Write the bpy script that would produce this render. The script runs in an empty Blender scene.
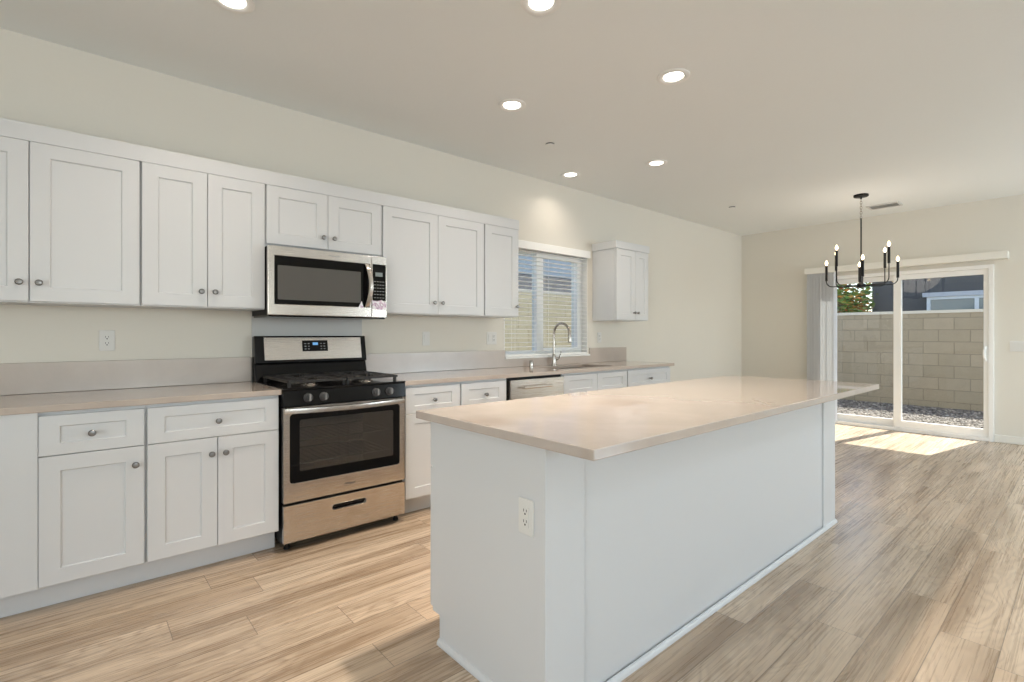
import bpy, bmesh, math, random
from mathutils import Vector, Matrix
PI = math.pi
SC = bpy.context.scene
COL = SC.collection
random.seed(7)

# ------------------------------------------------------------------ camera, sky, sun, exposure
cam_d = bpy.data.cameras.new('camera')
cam_d.sensor_width = 36.0
cam_d.lens = 505.55 / 1024 * 36
cam_d.shift_x = -0.00065
cam_d.shift_y = -0.00628
cam_d.clip_start = 0.02
cam = bpy.data.objects.new('camera', cam_d)
cam.location = (-0.8816, -3.6189, 1.2202)
cam.rotation_euler = (PI / 2, 0, -0.7162)
COL.objects.link(cam)
SC.camera = cam

world = bpy.data.worlds.new('world')
SC.world = world
world.use_nodes = True
wn = world.node_tree
bg = wn.nodes['Background']
sky = wn.nodes.new('ShaderNodeTexSky')
sky.sky_type = 'NISHITA'
sky.sun_disc = False
sky.sun_elevation = math.radians(52)
sky.sun_rotation = math.radians(98)
sky.air_density = 1.0
sky.dust_density = 0.6
sky.ozone_density = 1.0
wn.links.new(sky.outputs[0], bg.inputs[0])
bg.inputs[1].default_value = 0.42

def light(name, kind, loc, power, color=(1, 1, 1), **kw):
    d = bpy.data.lights.new(name, kind)
    d.energy = power
    d.color = color
    for k, v in kw.items():
        if k != 'direction':
            setattr(d, k, v)
    o = bpy.data.objects.new(name, d)
    o.location = loc
    if 'direction' in kw:
        o.rotation_euler = Vector(kw['direction']).to_track_quat('-Z', 'Y').to_euler()
    COL.objects.link(o)
    return o

light('sun', 'SUN', (12, -4, 12), 14, (1.0, 0.95, 0.87), angle=0.009, direction=(-1.3, 0.245, -1.72))
# area fills added behind the camera to brighten the room like window daylight
DAY_FILL = (0.83, 0.93, 1.0)
light('south_window_fill', 'AREA', (0.0, -7.52, 1.52), 45, DAY_FILL, shape='RECTANGLE', size=2.8, size_y=1.1, direction=(0, 1, 0.45))
light('south_glazing_fill', 'AREA', (5.75, -7.52, 1.52), 115, (0.76, 0.89, 1.0), shape='RECTANGLE', size=2.0, size_y=1.1, direction=(0, 1, 0.30))
light('west_window_fill', 'AREA', (-4.92, -4.6, 1.35), 112, (0.92, 0.96, 0.97), shape='RECTANGLE', size=3.0, size_y=2.1, direction=(1, 0, 0.25))

vs = SC.view_settings
vs.view_transform = 'Standard'
vs.look = 'None'
vs.exposure = 0.05
vs.gamma = 1.0
vs.use_curve_mapping = False
SC.cycles.use_denoising = True
SC.cycles.max_bounces = 10
SC.cycles.diffuse_bounces = 6
SC.cycles.glossy_bounces = 5
SC.cycles.transmission_bounces = 8
SC.cycles.transparent_max_bounces = 12
SC.cycles.sample_clamp_indirect = 6.0
SC.cycles.caustics_refractive = False
SC.cycles.caustics_reflective = False

# ------------------------------------------------------------------ materials
def mat(name, color, rough=0.5, metal=0.0, spec=0.5, emit=None, estr=0.0, trans=0.0, coat=0.0, ior=1.45):
    m = bpy.data.materials.new(name)
    m.use_nodes = True
    b = m.node_tree.nodes['Principled BSDF']
    b.inputs['Base Color'].default_value = (*color, 1)
    b.inputs['Roughness'].default_value = rough
    b.inputs['Metallic'].default_value = metal
    b.inputs['Specular IOR Level'].default_value = spec
    b.inputs['IOR'].default_value = ior
    b.inputs['Transmission Weight'].default_value = trans
    b.inputs['Coat Weight'].default_value = coat
    if emit:
        b.inputs['Emission Color'].default_value = (*emit, 1)
        b.inputs['Emission Strength'].default_value = estr
    return m

class NT:
    """small helper that strings shader nodes together"""
    def __init__(self, m):
        self.t = m.node_tree
        self.b = self.t.nodes['Principled BSDF']
        self.tc = self.t.nodes.new('ShaderNodeTexCoord')
    def link(self, a, b):
        self.t.links.new(a, b)
    def val(self, sock, v):
        if isinstance(v, (int, float)):
            sock.default_value = v
        elif isinstance(v, (tuple, list)):
            sock.default_value = v
        else:
            self.link(v, sock)
    def math(self, op, a, b=0.0, c=None):
        n = self.t.nodes.new('ShaderNodeMath'); n.operation = op
        self.val(n.inputs[0], a); self.val(n.inputs[1], b)
        if c is not None: self.val(n.inputs[2], c)
        return n.outputs[0]
    def comb(self, x, y, z):
        n = self.t.nodes.new('ShaderNodeCombineXYZ')
        for i, v in enumerate((x, y, z)): self.val(n.inputs[i], v)
        return n.outputs[0]
    def sep(self, v):
        n = self.t.nodes.new('ShaderNodeSeparateXYZ'); self.link(v, n.inputs[0]); return n.outputs
    def mapping(self, v, scale=(1, 1, 1), loc=(0, 0, 0)):
        n = self.t.nodes.new('ShaderNodeMapping'); self.link(v, n.inputs[0])
        n.inputs['Scale'].default_value = scale; n.inputs['Location'].default_value = loc
        return n.outputs[0]
    def noise(self, v, scale=1.0, detail=3.0, rough=0.5, dist=0.0):
        n = self.t.nodes.new('ShaderNodeTexNoise'); self.link(v, n.inputs['Vector'])
        n.inputs['Scale'].default_value = scale; n.inputs['Detail'].default_value = detail
        n.inputs['Roughness'].default_value = rough; n.inputs['Distortion'].default_value = dist
        return n.outputs
    def white(self, v):
        n = self.t.nodes.new('ShaderNodeTexWhiteNoise'); n.noise_dimensions = '3D'; self.link(v, n.inputs[0]); return n.outputs
    def ramp(self, f, stops):
        n = self.t.nodes.new('ShaderNodeValToRGB'); self.link(f, n.inputs[0])
        e = n.color_ramp.elements
        while len(e) < len(stops): e.new(0.5)
        for s, (p, c) in zip(e, stops):
            s.position = p; s.color = (*c, 1) if len(c) == 3 else c
        return n.outputs[0]
    def mix(self, f, a, b, mode='MIX'):
        n = self.t.nodes.new('ShaderNodeMix'); n.data_type = 'RGBA'; n.blend_type = mode
        self.val(n.inputs[0], f)
        for s, v in ((n.inputs[6], a), (n.inputs[7], b)):
            if isinstance(v, tuple): s.default_value = (*v, 1) if len(v) == 3 else v
            else: self.link(v, s)
        return n.outputs[2]
    def bump(self, h, strength=0.2, dist=0.002):
        n = self.t.nodes.new('ShaderNodeBump'); self.link(h, n.inputs['Height'])
        n.inputs['Strength'].default_value = strength; n.inputs['Distance'].default_value = dist
        self.link(n.outputs[0], self.b.inputs['Normal'])

def plaster(name, color, scale, strength):
    m = mat(name, color, 0.85, spec=0.25)
    t = NT(m)
    n = t.noise(t.tc.outputs['Object'], scale, 4, 0.6)
    t.bump(n[0], strength, 0.004)
    c = t.noise(t.tc.outputs['Object'], 0.8, 2, 0.5)
    t.link(t.mix(c[0], tuple(v * 0.985 for v in color), tuple(min(1, v * 1.015) for v in color)), t.b.inputs['Base Color'])
    return m

M_WALL = plaster('wall_paint', (0.705, 0.678, 0.613), 55, 0.10)
M_CEIL = plaster('ceiling_paint', (0.81, 0.835, 0.835), 38, 0.30)
M_TRIM = mat('trim_paint', (0.78, 0.765, 0.71), 0.45)
M_WHITE = mat('cabinet_paint', (0.620, 0.633, 0.645), 0.38)
M_VINYL = mat('white_vinyl', (0.84, 0.84, 0.825), 0.35)
M_PLASTIC = mat('white_plastic', (0.70, 0.695, 0.67), 0.4)
M_SLOT = mat('slot_dark', (0.03, 0.03, 0.03), 0.6)
M_KNOB = mat('satin_nickel', (0.25, 0.245, 0.24), 0.3, 1.0)
M_CHROME = mat('brushed_nickel', (0.45, 0.42, 0.385), 0.22, 1.0)
M_BLACK = mat('black_enamel', (0.006, 0.006, 0.0065), 0.14, spec=0.28)
M_BLACKM = mat('black_matte', (0.010, 0.010, 0.010), 0.5, spec=0.25)
M_IRON = mat('cast_iron', (0.028, 0.025, 0.023), 0.45, spec=0.35)
M_KGREY = mat('knob_face', (0.26, 0.26, 0.265), 0.35, 0.5)
M_KNOBB = mat('knob_body', (0.05, 0.05, 0.052), 0.3)
M_GLOSSBLK = mat('black_glass', (0.004, 0.004, 0.0045), 0.05, spec=0.3)
M_PRINT = mat('grey_print', (0.33, 0.33, 0.33), 0.5)
M_SHEET = mat('grey_metal_sheet', (0.50, 0.50, 0.49), 0.45, 0.1)
M_FIXT = mat('black_metal', (0.008, 0.0075, 0.007), 0.38, 0.0, 0.3)
M_CLOCK = mat('clock_blue', (0.05, 0.2, 0.4), 0.4, emit=(0.25, 0.55, 0.95), estr=0.55)
M_LCD = mat('lcd_grey', (0.22, 0.25, 0.25), 0.3)
M_LENS = mat('lamp_lens', (1, 1, 1), 0.4, emit=(1.0, 0.93, 0.82), estr=7.0)
M_BULB = mat('bulb_glow', (1, 0.9, 0.7), 0.4, emit=(1.0, 0.74, 0.42), estr=6.0)
M_VENT = mat('vent_grey', (0.62, 0.62, 0.60), 0.5)
M_SHADOWGAP = mat('painted_gap_shade', (0.05, 0.05, 0.05), 0.8)  # shade of the sprinkler gap and vent opening, put in as dark colour
M_SLATV = mat('blind_vane', (0.78, 0.79, 0.80), 0.5)
_t = M_SLATV.node_tree
_tl = _t.nodes.new('ShaderNodeBsdfTranslucent'); _tl.inputs[0].default_value = (0.78, 0.79, 0.80, 1)
_mx = _t.nodes.new('ShaderNodeMixShader'); _mx.inputs[0].default_value = 0.35
_t.links.new(_t.nodes['Principled BSDF'].outputs[0], _mx.inputs[1]); _t.links.new(_tl.outputs[0], _mx.inputs[2])
_t.links.new(_mx.outputs[0], _t.nodes['Material Output'].inputs[0])
M_SLATH = mat('blind_slat', (0.88, 0.875, 0.85), 0.45)
M_BARK = mat('bark', (0.12, 0.08, 0.05), 0.9)
M_STUCCO_G = plaster('grey_stucco', (0.125, 0.118, 0.115), 40, 0.3)
M_STUCCO_B = plaster('blue_grey_siding', (0.46, 0.48, 0.50), 40, 0.3)
M_ROOF = plaster('dark_roof_tiles', (0.018, 0.020, 0.026), 14, 0.6)
M_FASCIA = mat('fascia_paint', (0.62, 0.60, 0.60), 0.6)
M_EXTGLASS = mat('dull_window_glass', (0.20, 0.25, 0.25), 0.08, spec=0.8)

def two_sided_ior(t, fr, ior):
    """same reflectance seen from either face of a thin pane"""
    g = t.nodes.new('ShaderNodeNewGeometry')
    n = t.nodes.new('ShaderNodeMapRange')
    n.inputs['To Min'].default_value = ior; n.inputs['To Max'].default_value = 1.0 / ior
    t.links.new(g.outputs['Backfacing'], n.inputs['Value']); t.links.new(n.outputs[0], fr.inputs[0])

# thin clear glass
M_GLASS = bpy.data.materials.new('clear_glass')
M_GLASS.use_nodes = True
_t = M_GLASS.node_tree
_t.nodes.remove(_t.nodes['Principled BSDF'])
_tr = _t.nodes.new('ShaderNodeBsdfTransparent'); _tr.inputs[0].default_value = (0.93, 0.95, 0.945, 1)
_gl = _t.nodes.new('ShaderNodeBsdfGlossy'); _gl.inputs['Roughness'].default_value = 0.0
_fr = _t.nodes.new('ShaderNodeFresnel'); two_sided_ior(_t, _fr, 1.5)
_mx = _t.nodes.new('ShaderNodeMixShader')
_t.links.new(_fr.outputs[0], _mx.inputs[0]); _t.links.new(_tr.outputs[0], _mx.inputs[1]); _t.links.new(_gl.outputs[0], _mx.inputs[2])
_t.links.new(_mx.outputs[0], _t.nodes['Material Output'].inputs[0])

# tinted oven glass
M_TINT = bpy.data.materials.new('tinted_glass')
M_TINT.use_nodes = True
_t = M_TINT.node_tree
_t.nodes.remove(_t.nodes['Principled BSDF'])
_tr = _t.nodes.new('ShaderNodeBsdfTransparent'); _tr.inputs[0].default_value = (0.55, 0.54, 0.52, 1)
_gl = _t.nodes.new('ShaderNodeBsdfGlossy'); _gl.inputs['Roughness'].default_value = 0.02
_fr = _t.nodes.new('ShaderNodeFresnel'); two_sided_ior(_t, _fr, 2.1)
_mx = _t.nodes.new('ShaderNodeMixShader')
_t.links.new(_fr.outputs[0], _mx.inputs[0]); _t.links.new(_tr.outputs[0], _mx.inputs[1]); _t.links.new(_gl.outputs[0], _mx.inputs[2])
_t.links.new(_mx.outputs[0], _t.nodes['Material Output'].inputs[0])

def stainless(name, axis, color=(0.61, 0.565, 0.52), rough=0.26):
    m = mat(name, color, rough, 1.0)
    t = NT(m)
    s = [900, 900, 900]; s[axis] = 6
    n = t.noise(t.mapping(t.tc.outputs['Object'], tuple(s)), 1.0, 2, 0.5)
    r = t.math('MULTIPLY_ADD', n[0], 0.16, rough - 0.08)
    t.link(r, t.b.inputs['Roughness'])
    t.bump(n[0], 0.05, 0.0004)
    return m
M_STEEL = stainless('stainless_steel', 0)
M_STEELV = stainless('stainless_handle', 2, (0.70, 0.66, 0.62), 0.22)
M_SINK = stainless('sink_steel', 0, (0.50, 0.47, 0.44), 0.30)

def quartz(name, rough):
    m = mat(name, (0.6, 0.5, 0.45), rough, spec=0.5, ior=1.85)
    t = NT(m)
    v = t.tc.outputs['Object']
    a = t.noise(v, 3.2, 5, 0.62, 0.6)
    b = t.noise(v, 26, 3, 0.6)
    d = t.noise(v, 340, 2, 0.7)
    c = t.ramp(a[0], [(0.30, (0.415, 0.352, 0.306)), (0.50, (0.455, 0.388, 0.338)), (0.72, (0.50, 0.435, 0.383))])
    c = t.mix(t.math('MULTIPLY', b[0], 0.22), c, (0.52, 0.455, 0.40))
    c = t.mix(t.math('MULTIPLY', d[0], 0.16), c, (0.33, 0.265, 0.22))
    t.link(c, t.b.inputs['Base Color'])
    return m
M_QUARTZ = quartz('quartz', 0.03)
M_QUARTZB = quartz('quartz_backsplash', 0.32)

def plank_floor():
    m = mat('oak_planks', (0.4, 0.3, 0.2), 0.3, spec=0.5, ior=1.6)
    t = NT(m)
    x, y, z = t.sep(t.tc.outputs['Object'])
    W, L = 0.1815, 1.22
    yy = t.math('DIVIDE', t.math('ADD', y, 3.032 + W * 60), W)
    row = t.math('FLOOR', yy)
    fy = t.math('FRACT', yy)
    off = t.white(t.comb(row, 3.7, 1.1))[0]
    xx = t.math('ADD', t.math('DIVIDE', t.math('ADD', x, 30.0), L), off)
    colm = t.math('FLOOR', xx)
    fx = t.math('FRACT', xx)
    rnd = t.white(t.comb(row, colm, 5.3))
    r1 = rnd[0]
    # distance to the plank edges in metres
    ey = t.math('MULTIPLY', t.math('MINIMUM', fy, t.math('SUBTRACT', 1.0, fy)), W)
    ex = t.math('MULTIPLY', t.math('MINIMUM', fx, t.math('SUBTRACT', 1.0, fx)), L)
    edge = t.math('MINIMUM', ey, ex)
    seam = t.math('LESS_THAN', edge, 0.0017)
    # grain coordinates differ from plank to plank
    gx = t.math('ADD', x, t.math('MULTIPLY', r1, 37.0))
    gy = t.math('ADD', y, t.math('MULTIPLY', t.math('FRACT', t.math('MULTIPLY', r1, 17.3)), 11.0))
    g = t.comb(gx, gy, t.math('MULTIPLY', r1, 9.0))
    warp = t.noise(t.mapping(g, (1.1, 3.0, 1)), 1.0, 3, 0.55)
    broad = t.noise(t.mapping(g, (0.60, 8.5, 1)), 1.0, 5, 0.6, 0.7)
    fine = t.noise(t.mapping(g, (1.8, 105.0, 1)), 1.0, 4, 0.66)
    # cathedral rings: bands of a warped across-grain coordinate
    ring = t.math('SINE', t.math('ADD', t.math('MULTIPLY', gy, 120.0), t.math('MULTIPLY', warp[0], 130.0)))
    ring = t.math('MULTIPLY_ADD', ring, 0.5, 0.5)
    ringm = t.math('MULTIPLY', t.math('POWER', ring, 2.0), t.ramp(warp[0], [(0.42, (0.06, 0.06, 0.06)), (0.60, (0.40, 0.40, 0.40))]))
    base = t.ramp(r1, [(0.0, (0.50, 0.385, 0.28)), (0.35, (0.555, 0.44, 0.33)), (0.7, (0.615, 0.50, 0.385)), (1.0, (0.53, 0.42, 0.315))])
    dark = t.ramp(broad[0], [(0.34, (0.56, 0.50, 0.44)), (0.50, (0.92, 0.90, 0.87)), (0.66, (1.10, 1.09, 1.07))])
    c = t.mix(1.0, base, dark, 'MULTIPLY')
    c = t.mix(ringm, c, (0.235, 0.155, 0.095))
    f = t.ramp(fine[0], [(0.38, (0.85, 0.83, 0.81)), (0.57, (1.04, 1.04, 1.03))])
    c = t.mix(1.0, c, f, 'MULTIPLY')
    c = t.mix(t.math('MULTIPLY', seam, 0.72), c, (0.10, 0.068, 0.045))
    t.link(c, t.b.inputs['Base Color'])
    rr = t.math('MULTIPLY_ADD', fine[0], 0.16, 0.20)
    t.link(rr, t.b.inputs['Roughness'])
    h = t.math('SUBTRACT', t.math('MULTIPLY', fine[0], 0.35), seam)
    t.bump(h, 0.10, 0.0015)
    return m
M_FLOOR = plank_floor()

def blocks(name, c1, c2, axis):
    """grey-tan concrete block wall; axis = the horizontal run of the wall"""
    m = mat(name, c1, 0.9, spec=0.2)
    t = NT(m)
    s = t.sep(t.tc.outputs['Object'])
    u = s[axis]
    br = t.t.nodes.new('ShaderNodeTexBrick')
    t.link(t.comb(u, s[2], 0.0), br.inputs['Vector'])
    br.inputs['Scale'].default_value = 1.0
    br.inputs['Brick Width'].default_value = 0.406
    br.inputs['Row Height'].default_value = 0.203
    br.inputs['Mortar Size'].default_value = 0.006
    br.inputs['Color1'].default_value = (*c1, 1)
    br.inputs['Color2'].default_value = (*c2, 1)
    br.inputs['Mortar'].default_value = (*[v * 0.70 for v in c1], 1)
    n = t.noise(t.tc.outputs['Object'], 9, 4, 0.6)
    c = t.mix(0.18, br.outputs[0], t.ramp(n[0], [(0.3, tuple(v * 0.75 for v in c1)), (0.7, tuple(v * 1.2 for v in c1))]))
    t.link(c, t.b.inputs['Base Color'])
    t.bump(t.math('SUBTRACT', t.math('MULTIPLY', n[0], 0.4), br.outputs[1]), 0.5, 0.006)
    return m
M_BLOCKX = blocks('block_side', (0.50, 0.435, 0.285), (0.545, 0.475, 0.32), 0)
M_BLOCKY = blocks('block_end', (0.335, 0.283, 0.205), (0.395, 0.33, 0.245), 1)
M_CAP = mat('block_cap', (0.62, 0.58, 0.50), 0.9)

def gravel_mat():
    m = mat('gravel', (0.4, 0.37, 0.33), 0.9, spec=0.2)
    t = NT(m)
    v = t.t.nodes.new('ShaderNodeTexVoronoi')
    t.link(t.tc.outputs['Object'], v.inputs['Vector']); v.inputs['Scale'].default_value = 38
    w = t.white(v.outputs['Position'])
    c = t.ramp(w[0], [(0.0, (0.05, 0.045, 0.04)), (0.35, (0.13, 0.115, 0.10)), (0.7, (0.19, 0.17, 0.15)), (1.0, (0.30, 0.275, 0.245))])
    t.link(c, t.b.inputs['Base Color'])
    t.bump(v.outputs['Distance'], 0.8, 0.02)
    return m
M_GRAVEL = gravel_mat()

def island_random(name, stops, rough=0.7):
    m = mat(name, (0.5, 0.5, 0.5), rough, spec=0.25)
    t = NT(m)
    g = t.t.nodes.new('ShaderNodeNewGeometry')
    t.link(t.ramp(g.outputs['Random Per Island'], stops), t.b.inputs['Base Color'])
    return m
M_PEBBLE = island_random('pebbles', [(0.0, (0.06, 0.053, 0.047)), (0.4, (0.20, 0.172, 0.15)), (0.75, (0.31, 0.272, 0.235)), (1.0, (0.50, 0.45, 0.40))])
M_LEAF = island_random('autumn_leaves', [(0.0, (0.10, 0.20, 0.03)), (0.45, (0.22, 0.32, 0.05)), (0.65, (0.45, 0.42, 0.08)), (0.8, (0.70, 0.30, 0.04)), (1.0, (0.62, 0.14, 0.03))])

def sticker_mat():
    m = mat('energy_sticker', (0.9, 0.9, 0.92), 0.4)
    t = NT(m)
    n = t.noise(t.tc.outputs['Object'], 38, 2, 0.5, 0.5)
    t.link(t.ramp(n[0], [(0.42, (0.88, 0.86, 0.90)), (0.52, (0.70, 0.52, 0.66)), (0.60, (0.45, 0.28, 0.42)), (0.68, (0.85, 0.82, 0.86))]), t.b.inputs['Base Color'])
    return m
M_STICK = sticker_mat()

# ------------------------------------------------------------------ mesh helpers (world coordinates)
def box(bm, x0, x1, y0, y1, z0, z1):
    r = bmesh.ops.create_cube(bm, size=1.0)
    for v in r['verts']:
        v.co = Vector(((x0 + x1) / 2 + v.co.x * (x1 - x0), (y0 + y1) / 2 + v.co.y * (y1 - y0), (z0 + z1) / 2 + v.co.z * (z1 - z0)))
    return r['verts']

def frame_of(d):
    d = Vector(d).normalized()
    a = Vector((0, 0, 1)) if abs(d.z) < 0.9 else Vector((1, 0, 0))
    u = d.cross(a).normalized()
    return u, d.cross(u).normalized()

def lathe(bm, origin, axis, profile, n=24, cap=True):
    """profile: list of (distance along axis, radius)"""
    o = Vector(origin); d = Vector(axis).normalized(); u, w = frame_of(d)
    rings = []
    for h, r in profile:
        if r < 1e-6:
            rings.append([bm.verts.new(o + d * h)])
        else:
            rings.append([bm.verts.new(o + d * h + (u * math.cos(2 * PI * k / n) + w * math.sin(2 * PI * k / n)) * r) for k in range(n)])
    for a, b in zip(rings, rings[1:]):
        if len(a) == 1 and len(b) == 1: continue
        for k in range(n):
            j = (k + 1) % n
            if len(a) == 1: f = (a[0], b[j], b[k])
            elif len(b) == 1: f = (a[k], a[j], b[0])
            else: f = (a[k], a[j], b[j], b[k])
            bm.faces.new(f)
    if cap:
        for r in (rings[0], rings[-1]):
            if len(r) > 2: bm.faces.new(r)

def tube(bm, pts, r, n=10, flat=None):
    """sweep a circle (or an ellipse flat=(ru, rw) along a fixed side vector) along pts"""
    pts = [Vector(p) for p in pts]
    d0 = (pts[1] - pts[0]).normalized()
    u, w = frame_of(d0)
    rings = []
    prev = d0
    for i, p in enumerate(pts):
        d = (pts[min(i + 1, len(pts) - 1)] - pts[max(i - 1, 0)]).normalized()
        q = prev.rotation_difference(d)
        u = q @ u; w = q @ w; prev = d
        rr = r[i] if isinstance(r, (list, tuple)) else r
        rings.append([bm.verts.new(p + (u * math.cos(2 * PI * k / n) + w * math.sin(2 * PI * k / n)) * rr) for k in range(n)])
    for a, b in zip(rings, rings[1:]):
        for k in range(n):
            j = (k + 1) % n
            bm.faces.new((a[k], a[j], b[j], b[k]))
    bm.faces.new(rings[0]); bm.faces.new(rings[-1])

def rrect(x0, x1, z0, z1, r, n=5):
    pts = []
    for cx, cz, a0 in ((x1 - r, z1 - r, 0), (x0 + r, z1 - r, PI / 2), (x0 + r, z0 + r, PI), (x1 - r, z0 + r, 1.5 * PI)):
        for k in range(n + 1):
            a = a0 + PI / 2 * k / n
            pts.append((cx + r * math.cos(a), cz + r * math.sin(a)))
    return pts

def rect(x0, x1, z0, z1):
    return [(x0, z0), (x1, z0), (x1, z1), (x0, z1)]

def plate(bm, outer, holes, d0, d1, plane='xz'):
    """flat plate with holes between depths d0 and d1; plane xz: depth = y, xy: depth = z, yz: depth = x"""
    def P(p, d):
        if plane == 'xz': return Vector((p[0], d, p[1]))
        if plane == 'xy': return Vector((p[0], p[1], d))
        return Vector((d, p[0], p[1]))
    sides = []
    for d in (d0, d1):
        loops = []
        edges = []
        for lp in [outer] + list(holes):
            vs_ = [bm.verts.new(P(p, d)) for p in lp]
            es = [bm.edges.new((vs_[i], vs_[(i + 1) % len(vs_)])) for i in range(len(vs_))]
            loops.append(vs_); edges += es
        if holes:
            bmesh.ops.triangle_fill(bm, edges=edges, use_beauty=True, use_dissolve=False)
        else:
            bm.faces.new(loops[0])
        sides.append(loops)
    for la, lb in zip(*sides):
        n = len(la)
        for i in range(n):
            j = (i + 1) % n
            bm.faces.new((la[i], la[j], lb[j], lb[i]))

def shaker(bm, x0, x1, z0, z1, yf, s, fx=0.07, fz=0.066, th=0.020, rec=0.0085, ch=0.0045):
    """shaker front: frame with a recessed flat panel; outer face at y = yf, s = -1 faces -y"""
    yb = yf - s * th; yr = yf - s * rec
    def ring(a, b, c, d, y): return [bm.verts.new((a, y, c)), bm.verts.new((b, y, c)), bm.verts.new((b, y, d)), bm.verts.new((a, y, d))]
    e = 0.0015
    r0 = ring(x0, x1, z0, z1, yb)
    r1 = ring(x0, x1, z0, z1, yf - s * e)
    r2 = ring(x0 + e, x1 - e, z0 + e, z1 - e, yf)
    r3 = ring(x0 + fx, x1 - fx, z0 + fz, z1 - fz, yf)
    r4 = ring(x0 + fx + ch, x1 - fx - ch, z0 + fz + ch, z1 - fz - ch, yr)
    bm.faces.new(r0)
    for a, b in ((r0, r1), (r1, r2), (r2, r3), (r3, r4)):
        for k in range(4):
            bm.faces.new((a[k], a[(k + 1) % 4], b[(k + 1) % 4], b[k]))
    bm.faces.new(r4)

# ------------------------------------------------------------------ object helpers
def wloc(o):
    v = Vector((0, 0, 0))
    while o is not None:
        v += o.location; o = o.parent
    return v

def obj(name, bm, m, parent=None, smooth=None, bevel=0.0, segs=2):
    """link a bmesh (built in world coordinates) as ONE mesh object"""
    bmesh.ops.recalc_face_normals(bm, faces=bm.faces)
    if parent is None:
        xs = [v.co for v in bm.verts]
        org = Vector(((min(c.x for c in xs) + max(c.x for c in xs)) / 2, (min(c.y for c in xs) + max(c.y for c in xs)) / 2, min(c.z for c in xs)))
    else:
        org = wloc(parent)
    bmesh.ops.translate(bm, verts=bm.verts, vec=-org)
    me = bpy.data.meshes.new(name)
    bm.to_mesh(me); bm.free()
    if smooth is not None:
        for p in me.polygons: p.use_smooth = True
        me.set_sharp_from_angle(angle=math.radians(smooth))
    me.materials.append(m)
    o = bpy.data.objects.new(name, me)
    COL.objects.link(o)
    if parent is None: o.location = org
    else: o.parent = parent
    if bevel:
        b = o.modifiers.new('bevel', 'BEVEL'); b.width = bevel; b.segments = segs; b.limit_method = 'ANGLE'; b.angle_limit = math.radians(50)
    return o

def NB(): return bmesh.new()

def bx(name, dims, m, parent=None, bevel=0.0, segs=2):
    b = NB(); box(b, *dims); return obj(name, b, m, parent, bevel=bevel, segs=segs)

def tag(o, label, cat, group=None, kind=None):
    o['label'] = label; o['category'] = cat
    if group: o['group'] = group
    if kind: o['kind'] = kind
    return o

def thing(name, label, cat, loc, group=None, kind=None):
    o = bpy.data.objects.new(name, None)
    o.empty_display_size = 0.05
    COL.objects.link(o); o.location = loc
    return tag(o, label, cat, group, kind)

def struct(o, label, cat='room'):
    o['kind'] = 'structure'; o['label'] = label; o['category'] = cat
    return o

def dup(root, loc, label):
    r = root.copy(); COL.objects.link(r); r.location = loc; r['label'] = label
    for ch in list(root.children):
        c = ch.copy(); COL.objects.link(c); c.parent = r
        for g in list(ch.children):
            d = g.copy(); COL.objects.link(d); d.parent = c
    return r

# ------------------------------------------------------------------ the room shell
X0, X1, Y0, ZC = -5.0, 7.02, -7.6, 2.766
T = 0.15
struct(bx('floor', (X0 - T, X1 + T, Y0 - T, T, -0.12, 0.0), M_FLOOR), 'light oak plank floor running the length of the room', 'floor')
struct(bx('ceiling', (X0 - T, X1 + T, Y0 - T, T, ZC, ZC + 0.25), M_CEIL), 'off white textured ceiling', 'ceiling')

WX0, WX1, WZ0, WZ1 = 2.161, 3.345, 1.005, 2.085      # kitchen window opening
DY0, DY1, DZ1 = -2.877, -1.05, 2.02                   # sliding door opening

b = NB(); plate(b, rect(X0 - T, X1 + T, 0, ZC), [rect(WX0, WX1, WZ0, WZ1)], 0.0, T, 'xz')
struct(obj('wall_north', b, M_WALL), 'pale greige wall behind the cabinets and sink window', 'wall')
b = NB(); plate(b, [(Y0 - T, 0), (DY0, 0), (DY0, DZ1), (DY1, DZ1), (DY1, 0), (0, 0), (0, ZC), (Y0 - T, ZC)], [], X1, X1 + T, 'yz')
struct(obj('wall_east', b, M_WALL), 'pale greige end wall with the sliding glass door', 'wall')
b = NB(); plate(b, rect(X0 - T, X1, 0, ZC), [rect(-1.45, 1.45, 0.95, 2.1), rect(4.7, 6.8, 0.95, 2.1)], Y0 - T, Y0, 'xz')
struct(obj('wall_south', b, M_WALL), 'wall of the great room behind the camera', 'wall')
b = NB(); plate(b, rect(Y0, 0, 0, ZC), [rect(-6.15, -3.05, 0.25, 2.45)], X0 - T, X0, 'yz')
struct(obj('wall_west', b, M_WALL), 'side wall of the great room behind the camera', 'wall')

def baseboard(name, dims, label):
    struct(bx(name, dims, M_TRIM, bevel=0.004), label, 'baseboard')
baseboard('baseboard_east', (X1 - 0.014, X1 - 0.001, Y0 + 0.02, DY0 - 0.002, 0.001, 0.088), 'white baseboard right of the sliding door')
baseboard('baseboard_north', (4.03, X1 - 0.02, -0.014, -0.001, 0.001, 0.088), 'white baseboard under the wall beyond the counter end')
baseboard('baseboard_corner', (X1 - 0.014, X1 - 0.001, DY1 + 0.002, -0.016, 0.001, 0.088), 'white baseboard left of the sliding door')

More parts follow.
